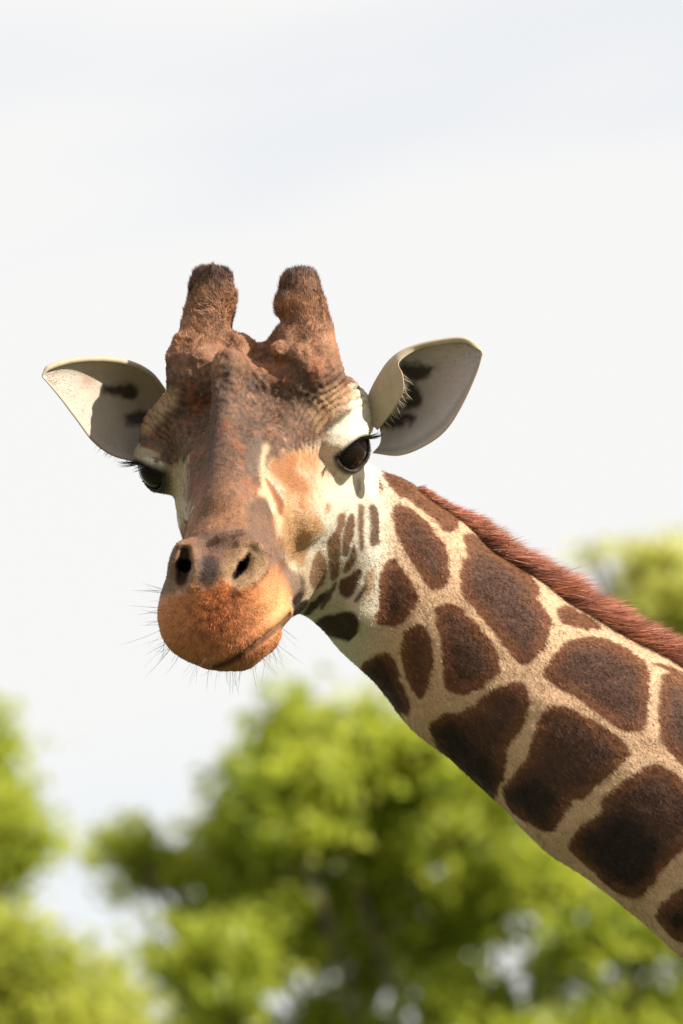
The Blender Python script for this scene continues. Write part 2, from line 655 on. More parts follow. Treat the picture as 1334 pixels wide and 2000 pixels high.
NECK_PATCHES = [
    Z5((125, -20), (190, 50), (260, 100), (330, 150), (400, 205), (440, 250), (400, 290), (330, 215), (250, 150), (190, 122), (150, 75)),
    Z5((80, 35), (110, 60), (130, 100), (120, 125), (100, 110), (85, 70)),
    Z5((180, 175), (240, 190), (300, 240), (350, 300), (385, 350), (395, 440), (388, 490), (325, 512), (290, 450), (240, 380), (200, 300), (185, 230)),
    Z5((170, 390), (200, 420), (240, 480), (272, 545), (255, 590), (215, 640), (165, 655), (112, 640), (118, 540), (135, 440)),
    Z5((470, 285), (560, 330), (640, 390), (720, 450), (757, 520), (735, 545), (775, 585), (805, 640), (790, 700), (760, 760), (705, 815), (650, 770), (590, 690), (520, 600), (470, 550), (448, 490), (455, 400), (482, 385), (465, 330)),
    Z5((350, 585), (400, 572), (440, 590), (490, 640), (545, 700), (590, 780), (602, 835), (560, 870), (500, 910), (440, 925), (395, 905), (385, 850), (375, 720), (355, 640)),
    Z5((235, 670), (300, 655), (325, 720), (332, 800), (315, 870), (300, 920), (280, 945), (250, 890), (225, 820), (210, 740)),
    Z5((45, 830), (100, 780), (150, 768), (180, 800), (200, 870), (230, 940), (242, 1005), (190, 995), (140, 960), (90, 890)),
    Z6((145, 400), (200, 355), (290, 345), (370, 300), (420, 240), (500, 215), (580, 205), (605, 270), (590, 350), (550, 440), (500, 490), (495, 560), (480, 640), (440, 740), (410, 745), (340, 690), (260, 600), (190, 510), (150, 440)),
    Z6((670, 160), (720, 90), (770, 20), (830, 0), (900, -10), (1000, 10), (1100, 70), (1170, 130), (1165, 250), (1160, 350), (1135, 435), (1050, 420), (960, 360), (860, 280), (750, 215)),
    Z6((690, 320), (760, 315), (850, 350), (940, 400), (1020, 460), (1085, 530), (1040, 580), (960, 640), (900, 700), (870, 740), (800, 750), (780, 800), (740, 850), (715, 890), (680, 900), (600, 850), (520, 790), (495, 730), (500, 680), (560, 620), (610, 540), (640, 440)),
    Z6((1160, 600), (1220, 590), (1280, 630), (1334, 670), (1400, 700), (1420, 900), (1300, 1000), (1230, 1070), (1180, 1150), (1110, 1210), (1020, 1180), (940, 1110), (850, 1030), (800, 980), (820, 920), (890, 860), (950, 820), (960, 750), (1020, 690), (1100, 640)),
    Z6((1240, 160), (1290, 150), (1334, 180), (1450, 260), (1480, 420), (1450, 620), (1334, 580), (1260, 510), (1225, 440), (1225, 300)),
    Z6((1334, 1170), (1280, 1200), (1220, 1260), (1210, 1300), (1260, 1370), (1334, 1420), (1450, 1480), (1500, 1250)),
    Z5((840, 590), (880, 585), (960, 630), (1010, 668), (930, 662), (860, 640), (845, 625)),
    Z6((1180, 110), (1250, 130), (1330, 170), (1420, 230), (1330, 160), (1250, 120)),
    Z6((1500, 520), (1560, 430), (1660, 480), (1700, 640), (1620, 760), (1520, 700)),
    Z6((1520, 900), (1640, 860), (1720, 960), (1700, 1120), (1560, 1160), (1480, 1040)),
    Z6((1600, 1250), (1700, 1220), (1800, 1330), (1760, 1500), (1620, 1440)),
]
NECK_DARK = [  # black parts of the patches, with shade low on the neck painted in
    Z6((150, 400), (200, 360), (280, 380), (330, 470), (420, 560), (480, 620), (440, 740), (400, 745), (260, 600), (170, 480)),
    Z6((500, 690), (560, 640), (650, 650), (720, 720), (740, 800), (700, 900), (600, 850), (500, 760)),
    Z6((820, 950), (900, 880), (980, 820), (1080, 790), (1150, 870), (1220, 960), (1180, 1100), (1110, 1200), (960, 1120)),
    Z6((1230, 1280), (1334, 1250), (1420, 1330), (1334, 1420)),
    Z5((60, 840), (120, 790), (170, 830), (230, 990), (150, 960)),
]
FACE_SPOTS = [   # outline, colour, edge softness
    (Z2((590, 420), (605, 340), (660, 285), (705, 330), (730, 400), (742, 490), (690, 505), (620, 475)), (125, 88, 66), 4),
    (Z2((600, 380), (640, 365), (680, 400), (660, 440), (600, 430)), (98, 78, 68), 8),
    (Z2((680, 195), (725, 250), (765, 310), (778, 350), (765, 395), (745, 370), (735, 320), (700, 270)), (165, 100, 62), 3),
    (Z2((710, 130), (770, 85), (850, 100), (830, 160), (840, 210), (910, 240), (890, 300), (830, 275), (760, 225), (715, 190)), (192, 130, 82), 10),
    (Z2((740, 400), (780, 330), (850, 370), (930, 385), (972, 440), (955, 478), (890, 490), (882, 560), (868, 628), (800, 585), (745, 545)), (206, 158, 110), 6),
    (Z2((760, 590), (800, 640), (875, 690), (885, 745), (840, 795), (790, 765), (750, 690)), (140, 112, 88), 4),
    (Z4((320, 860), (370, 960), (388, 1070), (360, 1190), (280, 1260), (235, 1220), (228, 1120), (262, 950)), (158, 120, 86), 2),
    (Z4((500, 520), (570, 510), (560, 620), (525, 720), (520, 850), (515, 1000), (500, 1130), (440, 1180), (420, 1060), (398, 900), (402, 780), (440, 720), (490, 680)), (150, 112, 82), 2),
    (Z4((650, 510), (660, 600), (650, 720), (620, 830), (590, 920), (545, 930), (545, 800), (570, 640), (610, 550)), (128, 94, 68), 2),
    (Z4((660, 810), (678, 880), (660, 980), (620, 1060), (560, 1080), (570, 1020), (620, 950), (640, 860)), (132, 96, 70), 2),
    (Z4((715, 1050), (728, 1090), (690, 1210), (640, 1310), (590, 1340), (530, 1310), (512, 1240), (530, 1170), (600, 1130), (660, 1080)), (116, 82, 58), 2),
    (Z4((700, 420), (745, 440), (745, 600), (735, 720), (748, 880), (730, 890), (705, 720), (692, 600)), (138, 104, 78), 3),
    (Z4((800, 420), (860, 440), (900, 540), (940, 620), (948, 720), (900, 790), (850, 840), (810, 810), (818, 600)), (112, 84, 60), 3),
    (Z4((380, 420), (430, 410), (425, 490), (385, 520)), (198, 165, 128), 4),
    (Z4((790, 1080), (850, 1060), (850, 1200), (820, 1320), (740, 1330), (770, 1210)), (205, 168, 128), 4),
    (Z4((694, 200), (712, 180), (708, 260), (685, 350), (675, 345)), (176, 148, 122), 4),
    (Z4((50, 1350), (130, 1280), (170, 1290), (130, 1370), (70, 1420), (60, 1390)), (70, 52, 42), 2),
    (Z4((70, 1430), (150, 1370), (205, 1360), (190, 1420), (110, 1500), (60, 1560)), (74, 54, 42), 2),
    (Z4((230, 1400), (310, 1320), (400, 1260), (400, 1310), (320, 1400), (240, 1480), (120, 1550), (180, 1470)), (84, 62, 48), 2),
    (Z4((420, 1270), (480, 1180), (490, 1200), (430, 1330), (340, 1450), (320, 1440)), (110, 82, 62), 2),
    (Z4((650, 1380), (700, 1330), (760, 1200), (778, 1110), (770, 1260), (700, 1370)), (120, 94, 74), 2),
    (Z4((330, 1530), (470, 1500), (600, 1470), (660, 1480), (700, 1560), (700, 1680), (650, 1780), (480, 1720), (330, 1700), (130, 1640), (200, 1650)), (72, 50, 36), 4),
    # far side: brown patch, then a strip tanned to imitate its shade
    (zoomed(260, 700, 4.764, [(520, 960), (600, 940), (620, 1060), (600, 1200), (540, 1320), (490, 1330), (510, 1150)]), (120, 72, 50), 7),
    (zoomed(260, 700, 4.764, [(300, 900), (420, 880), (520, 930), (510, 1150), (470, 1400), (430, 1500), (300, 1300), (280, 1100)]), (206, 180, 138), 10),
]


def paint(xy, p, base):
    """colours of the coat at points p seen at xy"""
    q = (p - HEAD_O) @ HEAD_R.T.astype(np.float64)
    X, Y, Zc = q[:, 0], q[:, 1], q[:, 2]
    c = base
    wob = np.stack([3.0 * noise3(p, 14, 61) + 2.2 * noise3(p, 6, 62) + 1.6 * noise3(p, 3.4, 66), 3.0 * noise3(p, 14, 63) + 2.2 * noise3(p, 6, 64) + 1.6 * noise3(p, 3.4, 67)], 1)
    xw = xy + wob
    xf = xy + 0.55 * wob

    def put(mask, colour):
        nonlocal c
        c = c * (1 - mask[:, None]) + np.asarray(colour) * mask[:, None]

    def soft(poly, e, r=2):
        return 1 - sstep(-e, e, poly_dist(xf, round_poly(poly, r)))

    head = (xy[:, 0] < 740 - 0.9 * np.maximum(0, xy[:, 1] - 1190)) & (xy[:, 1] < 1262) & (p[:, 2] > -260)
    nl = 0.5 + 0.5 * fbm(p, 60, 70)
    neck_light = A(252, 206, 162) * (1 - nl[:, None]) + A(238, 188, 143) * nl[:, None]
    cream = A(247, 233, 208) * (1 - nl[:, None]) + A(240, 216, 182) * nl[:, None]
    # the throat and the strip behind the jaw are paler than the neck
    pale = 1 - sstep(700, 830, xy[:, 0] + 0.15 * (xy[:, 1] - 1000))
    c = neck_light * (1 - pale[:, None]) + cream * pale[:, None]

    # ---- neck patches
    streak = fbm(p @ np.array([[0.8, -0.6, 0], [0.6, 0.8, 0], [0, 0, 1]]), (26, 7, 26), 81)
    fine = noise3(p, 3.0, 82)
    dmin = np.full(len(p), 60.0)
    for poly in NECK_PATCHES:
        dmin = np.minimum(dmin, poly_dist(xw, round_poly(poly, 1)))
    pm = (1 - sstep(1.0, 7.0, dmin)) * (~head | (xy[:, 1] > 1255))
    depth = sstep(0, 34, -dmin)
    dark = A(92, 60, 43)[None] * (1 + 0.28 * streak[:, None] + 0.25 * fine[:, None])
    rim = A(128, 78, 48)[None] * (1 + 0.2 * streak[:, None])
    pc = rim * (1 - depth[:, None]) + dark * depth[:, None]
    # warmer and lighter towards the mane
    up_side = ((xy - np.array([900, 1000])) @ np.array([0.58, -0.81]))
    top = sstep(-70, 20, up_side)
    pc = pc * (1 - 0.75 * top[:, None]) + A(140, 92, 56) * (1 + 0.25 * streak[:, None]) * 0.75 * top[:, None]
    dk = np.full(len(p), 60.0)
    for poly in NECK_DARK:
        dk = np.minimum(dk, poly_dist(xy + 8 * np.stack([noise3(p, 30, 90), noise3(p, 30, 91)], 1) + 3 * wob, round_poly(poly, 2)))
    blk = 1 - sstep(-22, 16, dk)
    pc = pc * (1 - 0.85 * blk[:, None]) + A(36, 25, 20) * 0.85 * blk[:, None]
    # pale specks painted for the glint of the hair
    pc = pc * (1 + 1.3 * (noise3(p, 2.4, 84) > 0.62)[:, None] * np.clip(0.7 + fbm(p, 45, 85), 0, 1)[:, None])
    put(pm, np.clip(pc, 0.004, 1))

    # ---- face
    if head.any():
        hm = head.astype(float)
        c = c * (1 - hm[:, None]) + cream * hm[:, None]
        mott = fbm(p, 30, 101)
        mott2 = fbm(p, 11, 102)
        # soft tan blush over the cheek
        put(hm * (1 - sstep(-40, 30, poly_dist(xw, [(500, 900), (560, 850), (640, 860), (645, 930), (625, 1010), (600, 1090), (560, 1100), (540, 980)]))) * np.clip(0.8 + 0.45 * mott + 0.3 * mott2, 0.2, 1), A(208, 150, 98))
        put(soft([(552, 1075), (585, 1080), (632, 1110), (625, 1170), (600, 1195), (560, 1180)], 14) * 0.6 * hm, A(214, 178, 134))  # tan painted over the cream to tone down sun on the jaw bulge
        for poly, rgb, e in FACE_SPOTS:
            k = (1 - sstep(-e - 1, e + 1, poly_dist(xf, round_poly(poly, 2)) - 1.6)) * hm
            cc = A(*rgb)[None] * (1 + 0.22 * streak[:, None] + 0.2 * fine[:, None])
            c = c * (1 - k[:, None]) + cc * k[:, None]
        fleck = sstep(0.12, 0.4, fbm(p, (7, 13, 9), 131)) * (1 - sstep(-30, 40, poly_dist(xw, [(505, 890), (560, 840), (630, 850), (640, 930), (650, 1010), (620, 1100), (560, 1110), (540, 980)])))
        put(fleck * hm * 0.55, A(176, 118, 76))
        # brown mask: horns, forehead, bridge of the nose
        mask = [(300, 480), (700, 480), (700, 740), (688, 775), (660, 800), (642, 835), (628, 862), (590, 880), (555, 890), (535, 905), (515, 930), (512, 960), (528, 968), (500, 985), (502, 1000), (545, 1010), (549, 1170), (420, 1150), (345, 1158), (310, 1160), (305, 1100), (345, 1045), (366, 1000),
                (362, 940), (364, 902), (350, 906), (300, 898), (262, 886), (245, 840), (290, 780), (310, 700)]
        bm = (1 - sstep(-12, 10, poly_dist(xy + 3.2 * wob + 10 * np.stack([mott, mott2], 1), mask))) * hm
        brown = A(118, 84, 63)[None] * (1 + 0.45 * mott[:, None] + 0.45 * mott2[:, None])
        pit = noise3(p, 5.0, 105)
        brown = brown * np.clip(1 + 0.8 * pit * (0.7 + 0.4 * mott), 0.3, 2)[:, None]
        brown = brown * (1 + 1.1 * sstep(0.45, 0.7, noise3(p, 4.2, 106)) * sstep(-0.2, 0.4, fbm(p, 40, 107)))[:, None]
        red = sstep(0.12, 0.45, fbm(p, 34, 111))
        brown = brown * (1 - 0.6 * red[:, None]) + A(162, 92, 58) * (1 + 0.4 * mott2[:, None]) * 0.6 * red[:, None]
        grey = sstep(0.10, 0.42, fbm(p, 30, 115)) * (1 - sstep(880, 960, xy[:, 1]))
        brown = brown * (1 - 0.6 * grey[:, None]) + A(104, 84, 70) * (1 + 0.4 * mott2[:, None]) * 0.5 * grey[:, None]
        # light speckled bridge
        br = sstep(900, 1000, xy[:, 1])
        brown = brown * (1 - 0.65 * br[:, None]) + A(180, 124, 86) * (1 + 0.3 * fine[:, None] + 0.35 * mott2[:, None] + 0.2 * mott[:, None]) * 0.65 * br[:, None]
        # horns: rust coloured hair
        hn = 1 - sstep(650, 760, xy[:, 1])
        brown = brown * (1 - 0.8 * hn[:, None]) + A(184, 126, 89) * (1 + 0.5 * mott[:, None] + 0.5 * mott2[:, None]) * 0.8 * hn[:, None]
        tipk = 1 - sstep(525, 595, xy[:, 1] + 22 * mott)
        brown = brown * (1 - 0.85 * tipk[:, None]) + A(92, 70, 62) * 0.85 * tipk[:, None]
        c = c * (1 - bm[:, None]) + np.clip(brown, 0.01, 1) * bm[:, None]
        # pale brow crease colours
        put(soft([(600, 800), (640, 750), (690, 752), (712, 790), (690, 800), (650, 830), (625, 852)], 12) * 0.7 * hm, A(208, 160, 116))
        put(soft([(690, 775), (722, 790), (736, 830), (728, 858), (690, 850), (650, 852), (640, 845), (668, 820)], 5) * hm, A(248, 236, 208))
        put(soft([(626, 846), (640, 824), (668, 806), (690, 796), (680, 812), (655, 830), (636, 846)], 3) * 0.8 * hm, A(104, 86, 60))
        put(soft([(268, 850), (285, 800), (320, 762), (350, 755), (345, 790), (320, 815), (290, 850)], 10) * 0.7 * hm, A(206, 166, 124))
        put(soft([(255, 866), (285, 874), (318, 888), (300, 893), (270, 894)], 3) * hm, A(186, 168, 136))  # white lid strip, dulled in colour to imitate shade on this side
        put(soft([(270, 845), (300, 858), (335, 872), (325, 880), (285, 868)], 4) * 0.7 * hm, A(110, 92, 74))
        for s in (1, -1):
            v = q - np.array([s * 196, -20, 10.0])
            rad = np.sqrt(v[:, 0] ** 2 + (v[:, 1] * 0.8) ** 2 + v[:, 2] ** 2) + 7 * noise3(p, 40, 11) + 3 * noise3(p, 16, 12)
            m = sstep(66, 78, rad) * (1 - sstep(128, 175, rad)) * sstep(2, 26, Zc) * (X * s > 0) * (1 - sstep(40, 90, Y))
            put(m * hm * 0.75 * np.exp(-(np.abs(np.sin(rad * math.pi / 12.5)) / 0.28) ** 2), A(84, 58, 42))
        # grey stripe down the middle of the forehead, and the grey wedge beside it
        put(soft([(440, 690), (470, 690), (450, 760), (440, 850), (424, 900), (424, 960), (408, 1010), (396, 1060), (380, 1060), (396, 990), (404, 930), (402, 860), (415, 780)], 14) * 0.6 * sstep(-0.5, 0.3, mott + mott2) * hm, A(90, 76, 68))
        put(soft([(482, 860), (505, 850), (520, 880), (508, 925), (492, 935), (480, 900)], 6) * 0.8 * hm, A(128, 104, 88))
        put(soft([(500, 968), (515, 942), (530, 950), (540, 985), (553, 1010), (550, 1045), (545, 1000), (524, 975)], 4) * hm * 0.8, A(240, 200, 150))
        put(soft([(478, 1000), (490, 980), (507, 965), (525, 985), (536, 1012), (541, 1048), (520, 1054), (490, 1042)], 8) * 0.6 * hm, A(108, 82, 66))
        # cream seam beside the bridge with a rusty stripe along it
        put(np.exp(-(line_dist(xf, [(519, 872), (512, 905), (514, 935), (526, 962), (540, 1000), (547, 1045)]) / 6.0) ** 2) * 0.85 * hm, A(240, 200, 152))
        put(soft([(516, 930), (534, 950), (550, 975), (556, 995), (550, 1010), (541, 998), (536, 978), (524, 956)], 3) * 0.9 * hm, A(160, 98, 62))
        put(soft([(532, 905), (556, 888), (580, 892), (572, 915), (590, 932), (604, 948), (596, 964), (576, 958), (552, 938), (534, 922)], 6) * 0.75 * hm, A(176, 112, 68))
        put(soft([(604, 900), (616, 890), (622, 915), (612, 935), (604, 925)], 5) * 0.4 * hm, A(190, 140, 96))
        # nose: grey skin between and above the nostrils
        put(soft([(378, 1050), (410, 1035), (470, 1030), (520, 1045), (548, 1070), (556, 1120), (540, 1140), (515, 1060), (470, 1052), (440, 1080), (430, 1125), (415, 1146), (388, 1146), (378, 1110)], 9) * 0.62 * hm, A(112, 88, 76))
        put(soft([(300, 1060), (352, 1050), (345, 1100), (350, 1150), (340, 1170), (310, 1180), (300, 1120)], 10) * 0.7 * hm, A(126, 96, 76))
        put(soft([(520, 1040), (552, 1040), (560, 1130), (570, 1165), (548, 1160), (530, 1130)], 10) * 0.55 * hm, A(140, 104, 80))
        put(soft([(386, 1090), (420, 1085), (428, 1110), (418, 1145), (390, 1146)], 7) * 0.8 * hm, A(76, 62, 60))
        # orange lips
        lipm = soft([(380, 1146), (420, 1146), (445, 1128), (455, 1150), (480, 1140), (520, 1122), (548, 1100), (560, 1130), (585, 1180), (585, 1250), (520, 1330), (380, 1345), (290, 1280), (295, 1190), (318, 1165), (350, 1156)], 14) * sstep(120, 200, p[:, 2])
        oc = A(216, 136, 84)[None] * (1 + 0.18 * mott2[:, None] + 0.22 * fine[:, None])
        rd = np.exp(-(((xy[:, 0] - 425) / 62) ** 2 + ((xy[:, 1] - 1205) / 62) ** 2))
        oc = oc * (1 - 0.75 * rd[:, None]) + A(184, 92, 42) * (1 + 0.35 * mott2[:, None] + 0.35 * fine[:, None]) * 0.75 * rd[:, None]
        r2 = np.exp(-(((xy[:, 0] - 425) / 40) ** 2 + ((xy[:, 1] - 1150) / 26) ** 2))
        oc = oc * (1 - 0.7 * r2[:, None]) + A(226, 118, 56) * 0.7 * r2[:, None]
        sp = np.clip(sstep(0.05, 0.4, noise3(p, 7.0, 121)) * rd * 1.3, 0, 1)
        oc = oc * (1 - 0.5 * sp[:, None])
        gold = np.exp(-(((xy[:, 0] - 545) / 36) ** 2 + ((xy[:, 1] - 1190) / 40) ** 2))  # sunlit side of the muzzle, put into the colour
        oc = oc * (1 - 0.6 * gold[:, None]) + A(236, 184, 118) * 0.6 * gold[:, None]
        oc = 1.12 * oc * (1 - 0.22 * sstep(1265, 1315, xy[:, 1])[:, None])  # shade low on the muzzle painted as a darker tone
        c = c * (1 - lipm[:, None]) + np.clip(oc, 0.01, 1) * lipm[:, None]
        put(np.exp(-(line_dist(xy, MOUTH_XY[:-1]) / 8) ** 2) * sstep(200, 260, p[:, 2]) * 0.8, A(62, 40, 26))  # shade in the mouth crease, painted as a dark line
        # nostril rims, and insides darkened with the shade of the hollows
        rimr = line_dist(xw, [(452, 1128), (446, 1112), (462, 1090), (484, 1068), (502, 1076), (512, 1100), (500, 1124), (470, 1138)])
        put((1 - sstep(8, 20, rimr)) * sstep(300, 360, p[:, 2]) * 0.75, A(190, 150, 108))
        riml = line_dist(xw, [(350, 1060), (372, 1080), (378, 1120), (360, 1148), (336, 1140)])
        put((1 - sstep(6, 14, riml)) * sstep(300, 360, p[:, 2]) * 0.6, A(168, 132, 98))
        d1 = sd_chain(p, NOSTRIL_NEAR_IN, [7, 10, 9])
        d2 = sd_chain(p, NOSTRIL_NEAR_DEEP, [8, 12])
        d3 = sd_chain(p, NOSTRIL_FAR_IN, [6, 10, 7])
        d4 = sd_chain(p, NOSTRIL_FAR_DEEP, [13, 15])
        put((1 - sstep(0, 6, np.minimum(np.minimum(d1, d2), np.minimum(d3, d4)))) * 0.95, A(28, 20, 17))
        # dark rims of the eyelids
        for s in (1, -1):
            v = (p - eye_c[s]) @ rot_rows(eye_axis[s], UP).T
            near = np.linalg.norm(v, axis=1) < EYE_R + 40
            hole = np.where(near, eye_hole(v), 99)
            put((1 - sstep(5, 13 if s > 0 else 22, hole)) * near, A(40, 30, 26))
            low = near & (v[:, 2] < 0)
            put((1 - sstep(8, 20, hole)) * low * 0.3, A(120, 105, 88))
    return np.clip(c, 0.004, 0.85)


col = paint(XY, V, np.zeros((len(V), 3)))

m_coat, nodes, links, bsdf = new_mat("giraffe_coat")
n_attr = nodes.new('ShaderNodeAttribute')
n_attr.attribute_name = "coat"
n_tc = nodes.new('ShaderNodeTexCoord')
n_no = nodes.new('ShaderNodeTexNoise')
n_no.inputs['Scale'].default_value = 420.0
n_no.inputs['Detail'].default_value = 2.0
n_hs = nodes.new('ShaderNodeMixRGB')
n_hs.blend_type = 'OVERLAY'
n_hs.inputs['Fac'].default_value = 0.35
n_bump = nodes.new('ShaderNodeBump')
n_bump.inputs['Strength'].default_value = 0.35
n_bump.inputs['Distance'].default_value = 0.002
links.new(n_tc.outputs['Object'], n_no.inputs['Vector'])
links.new(n_attr.outputs['Color'], n_hs.inputs['Color1'])
links.new(n_no.outputs['Fac'], n_hs.inputs['Color2'])
links.new(n_hs.outputs['Color'], bsdf.inputs['Base Color'])
links.new(n_no.outputs['Fac'], n_bump.inputs['Height'])
links.new(n_bump.outputs['Normal'], bsdf.inputs['Normal'])
bsdf.inputs['Roughness'].default_value = 0.72
bsdf.inputs['Specular IOR Level'].default_value = 0.25

m_fur, nodes, links, bsdf = new_mat("giraffe_hair")
n_attr = nodes.new('ShaderNodeAttribute')
n_attr.attribute_name = "coat"
links.new(n_attr.outputs['Color'], bsdf.inputs['Base Color'])
bsdf.inputs['Roughness'].default_value = 0.6
bsdf.inputs['Specular IOR Level'].default_value = 0.3

giraffe = bpy.data.objects.new("giraffe", None)
scene.collection.objects.link(giraffe)
giraffe.location = (1.9, 0.1, 0.0)
bpy.context.view_layer.update()
tag(giraffe, "giraffe with dark brown patches turning its head to face the viewer", "giraffe")


def hair_mesh(name, root, direc, length, width, colors, normals=None, segs=2, droop=None, kind="stuff", parent=giraffe, tip=1.25):
    """every hair a thin tapering blade; drawing units"""
    n = len(root)
    side = unit(np.cross(direc, rng.normal(size=(n, 3)) if normals is None else normals + 0.3 * rng.normal(size=(n, 3))))
    length = np.broadcast_to(np.asarray(length, float), (n,))
    width = np.broadcast_to(np.asarray(width, float), (n,))
    rows = []
    cols = []
    for k in range(segs + 1):
        t = k / segs
        c = root + direc * (length * t)[:, None]
        if droop is not None:
            c = c + droop * (length * t * t)[:, None]
        if k == segs:
            rows.append(c[:, None])
        else:
            hw = (0.5 * width * (1 - 0.55 * t))[:, None] * side
            rows.append(np.stack([c - hw, c + hw], 1))
        cols.append(np.repeat((colors * (0.8 + (tip - 0.8) * t))[:, None], rows[-1].shape[1], 1))
    P = np.concatenate(rows, 1)
    C = np.clip(np.concatenate(cols, 1), 0, 0.9)
    per = P.shape[1]
    base = np.arange(n)[:, None] * per
    tris = []
    for k in range(segs - 1):
        a = 2 * k
        tris += [(a, a + 1, a + 3), (a, a + 3, a + 2)]
    a = 2 * (segs - 1)
    tris.append((a, a + 1, a + 2))
    T = (base[:, None] + np.array(tris)[None]).reshape(-1, 3)
    o = mesh_from(name, to_world(P.reshape(-1, 3)), T, m_fur, parent, C.reshape(-1, 3), smooth=False)
    o["kind"] = kind
    return o


def scatter(Vx, Fx, Nx, Cx, n, weight=None):
    a, b, c, d = (Vx[Fx[:, i]] for i in range(4))
    ar = 0.5 * np.linalg.norm(np.cross(c - a, d - b), axis=1)
    if weight is not None:
        ar = ar * weight[Fx].mean(1)
    k = rng.choice(len(Fx), n, p=ar / ar.sum())
    u, v = rng.random(n)[:, None], rng.random(n)[:, None]
    mixf = lambda M: (M[Fx[k, 0]] * (1 - u) + M[Fx[k, 1]] * u) * (1 - v) + (M[Fx[k, 3]] * (1 - u) + M[Fx[k, 2]] * u) * v
    return mixf(Vx), unit(mixf(Nx)), mixf(Cx)


def tangent(flow, nrm):
    return unit(flow - nrm * (flow * nrm).sum(1, keepdims=True))


# the rest of the animal, out of the frame, on a coarser net
W_END = [to_world(np.array(q, float)) for q in NECK_P[-3:]]
SH = np.array([1.50, 0.12, 2.12])


def trunk_field(p):
    f = sd_chain(p, [W_END[1] + [0.05, 0.02, -0.05], W_END[2], SH], [0.10, 0.19, 0.27])
    f = smin(f, sd_chain(p, [SH + [0.05, 0, -0.2], (2.35, 0.14, 1.72), (3.0, 0.14, 1.62)], [0.40, 0.42, 0.34]), 0.15)
    for sy in (-1, 1):
        y = 0.13 + 0.17 * sy
        f = smin(f, sd_chain(p, [(1.60, y, 1.65), (1.57, y, 1.25), (1.60, y, 0.78), (1.58, y, 0.15), (1.54, y, 0.05)], [0.17, 0.11, 0.065, 0.05, 0.062]), 0.08)
        f = smin(f, sd_chain(p, [(3.02, y, 1.50), (2.95, y, 1.18), (3.16, y, 0.78), (3.10, y, 0.15), (3.06, y, 0.05)], [0.21, 0.13, 0.062, 0.05, 0.062]), 0.08)
    f = smin(f, sd_chain(p, [(3.30, 0.14, 1.70), (3.40, 0.14, 1.35), (3.40, 0.14, 0.95)], [0.04, 0.025, 0.05]), 0.04)
    return f


V2, F2 = mesh_field(trunk_field, (0.35, -0.5, -0.03), (3.55, 0.75, 3.0), 0.024)
cells = np.stack([rng.uniform(0.3, 3.5, 260), rng.uniform(-0.45, 0.7, 260), rng.uniform(0.4, 2.9, 260)], 1)
dc = np.sort(np.linalg.norm(V2[:, None] - cells[None], axis=2), axis=1)[:, :2]
pk = sstep(0.015, 0.03, dc[:, 1] - dc[:, 0])[:, None]
C2 = A(216, 168, 118) * (1 - pk) + A(88, 58, 40) * pk
body = mesh_from("body", np.concatenate([to_world(V), V2]), np.concatenate([F, F2 + len(V)]), m_coat, giraffe, np.concatenate([col, C2]))

# ---- eyes
m_eye, nodes, links, bsdf = new_mat("eye_dark_brown")
bsdf.inputs['Base Color'].default_value = (0.010, 0.006, 0.004, 1)
bsdf.inputs['Roughness'].default_value = 0.07
bsdf.inputs['Specular IOR Level'].default_value = 0.22


def sphere_mesh(c, r, nu=40, nv=24):
    u = np.linspace(0, 2 * np.pi, nu, endpoint=False)
    v = np.linspace(0.02, np.pi - 0.02, nv)
    vv, uu = np.meshgrid(v, u, indexing='ij')
    P = np.stack([np.sin(vv) * np.cos(uu), np.sin(vv) * np.sin(uu), np.cos(vv)], -1).reshape(-1, 3) * r + c
    f = [(i * nu + j, i * nu + (j + 1) % nu, (i + 1) * nu + (j + 1) % nu, (i + 1) * nu + j) for i in range(nv - 1) for j in range(nu)]
    return P, f


for s in (1, -1):
    P, f = sphere_mesh(eye_c[s], EYE_R)
    mesh_from("eye", to_world(P), f, m_eye, giraffe)
    R = rot_rows(eye_axis[s], UP)
    n = 84
    u = rng.uniform(-1, 1, n)
    ang = u * 0.95
    lx, lz = 50 * np.sin(ang), 52 * np.cos(ang) - 26
    ly = np.sqrt(np.maximum(54 ** 2 - lx ** 2 - lz ** 2, 100)) + rng.uniform(-3, 4, n)
    root = eye_c[s] + np.stack([lx, ly, lz], 1) @ R
    dl = unit(np.stack([0.75 * u + 0.15 * rng.normal(size=n), np.full(n, 1.0), -0.05 + 0.15 * rng.normal(size=n)], 1)) @ R
    dl = unit(dl + 0.45 * s * LAT)
    hair_mesh("eyelashes", root, dl, rng.uniform(16, 38, n), 1.5, np.tile(A(34, 26, 22), (n, 1)), segs=3, droop=np.tile(0.25 * UP, (n, 1)), tip=0.8)


# ---- ears
def catmull(P, n):
    P = np.asarray(P, float)
    Pe = np.concatenate([2 * P[:1] - P[1:2], P, 2 * P[-1:] - P[-2:-1]])
    t = np.linspace(0, len(P) - 1 - 1e-6, n)
    i = t.astype(int)
    f = (t - i).reshape((-1,) + (1,) * (P.ndim - 1))
    p0, p1, p2, p3 = Pe[i], Pe[i + 1], Pe[i + 2], Pe[i + 3]
    return 0.5 * (2 * p1 + (p2 - p0) * f + (2 * p0 - 5 * p1 + 4 * p2 - p3) * f ** 2 + (3 * p1 - p0 - 3 * p2 + p3) * f ** 3)


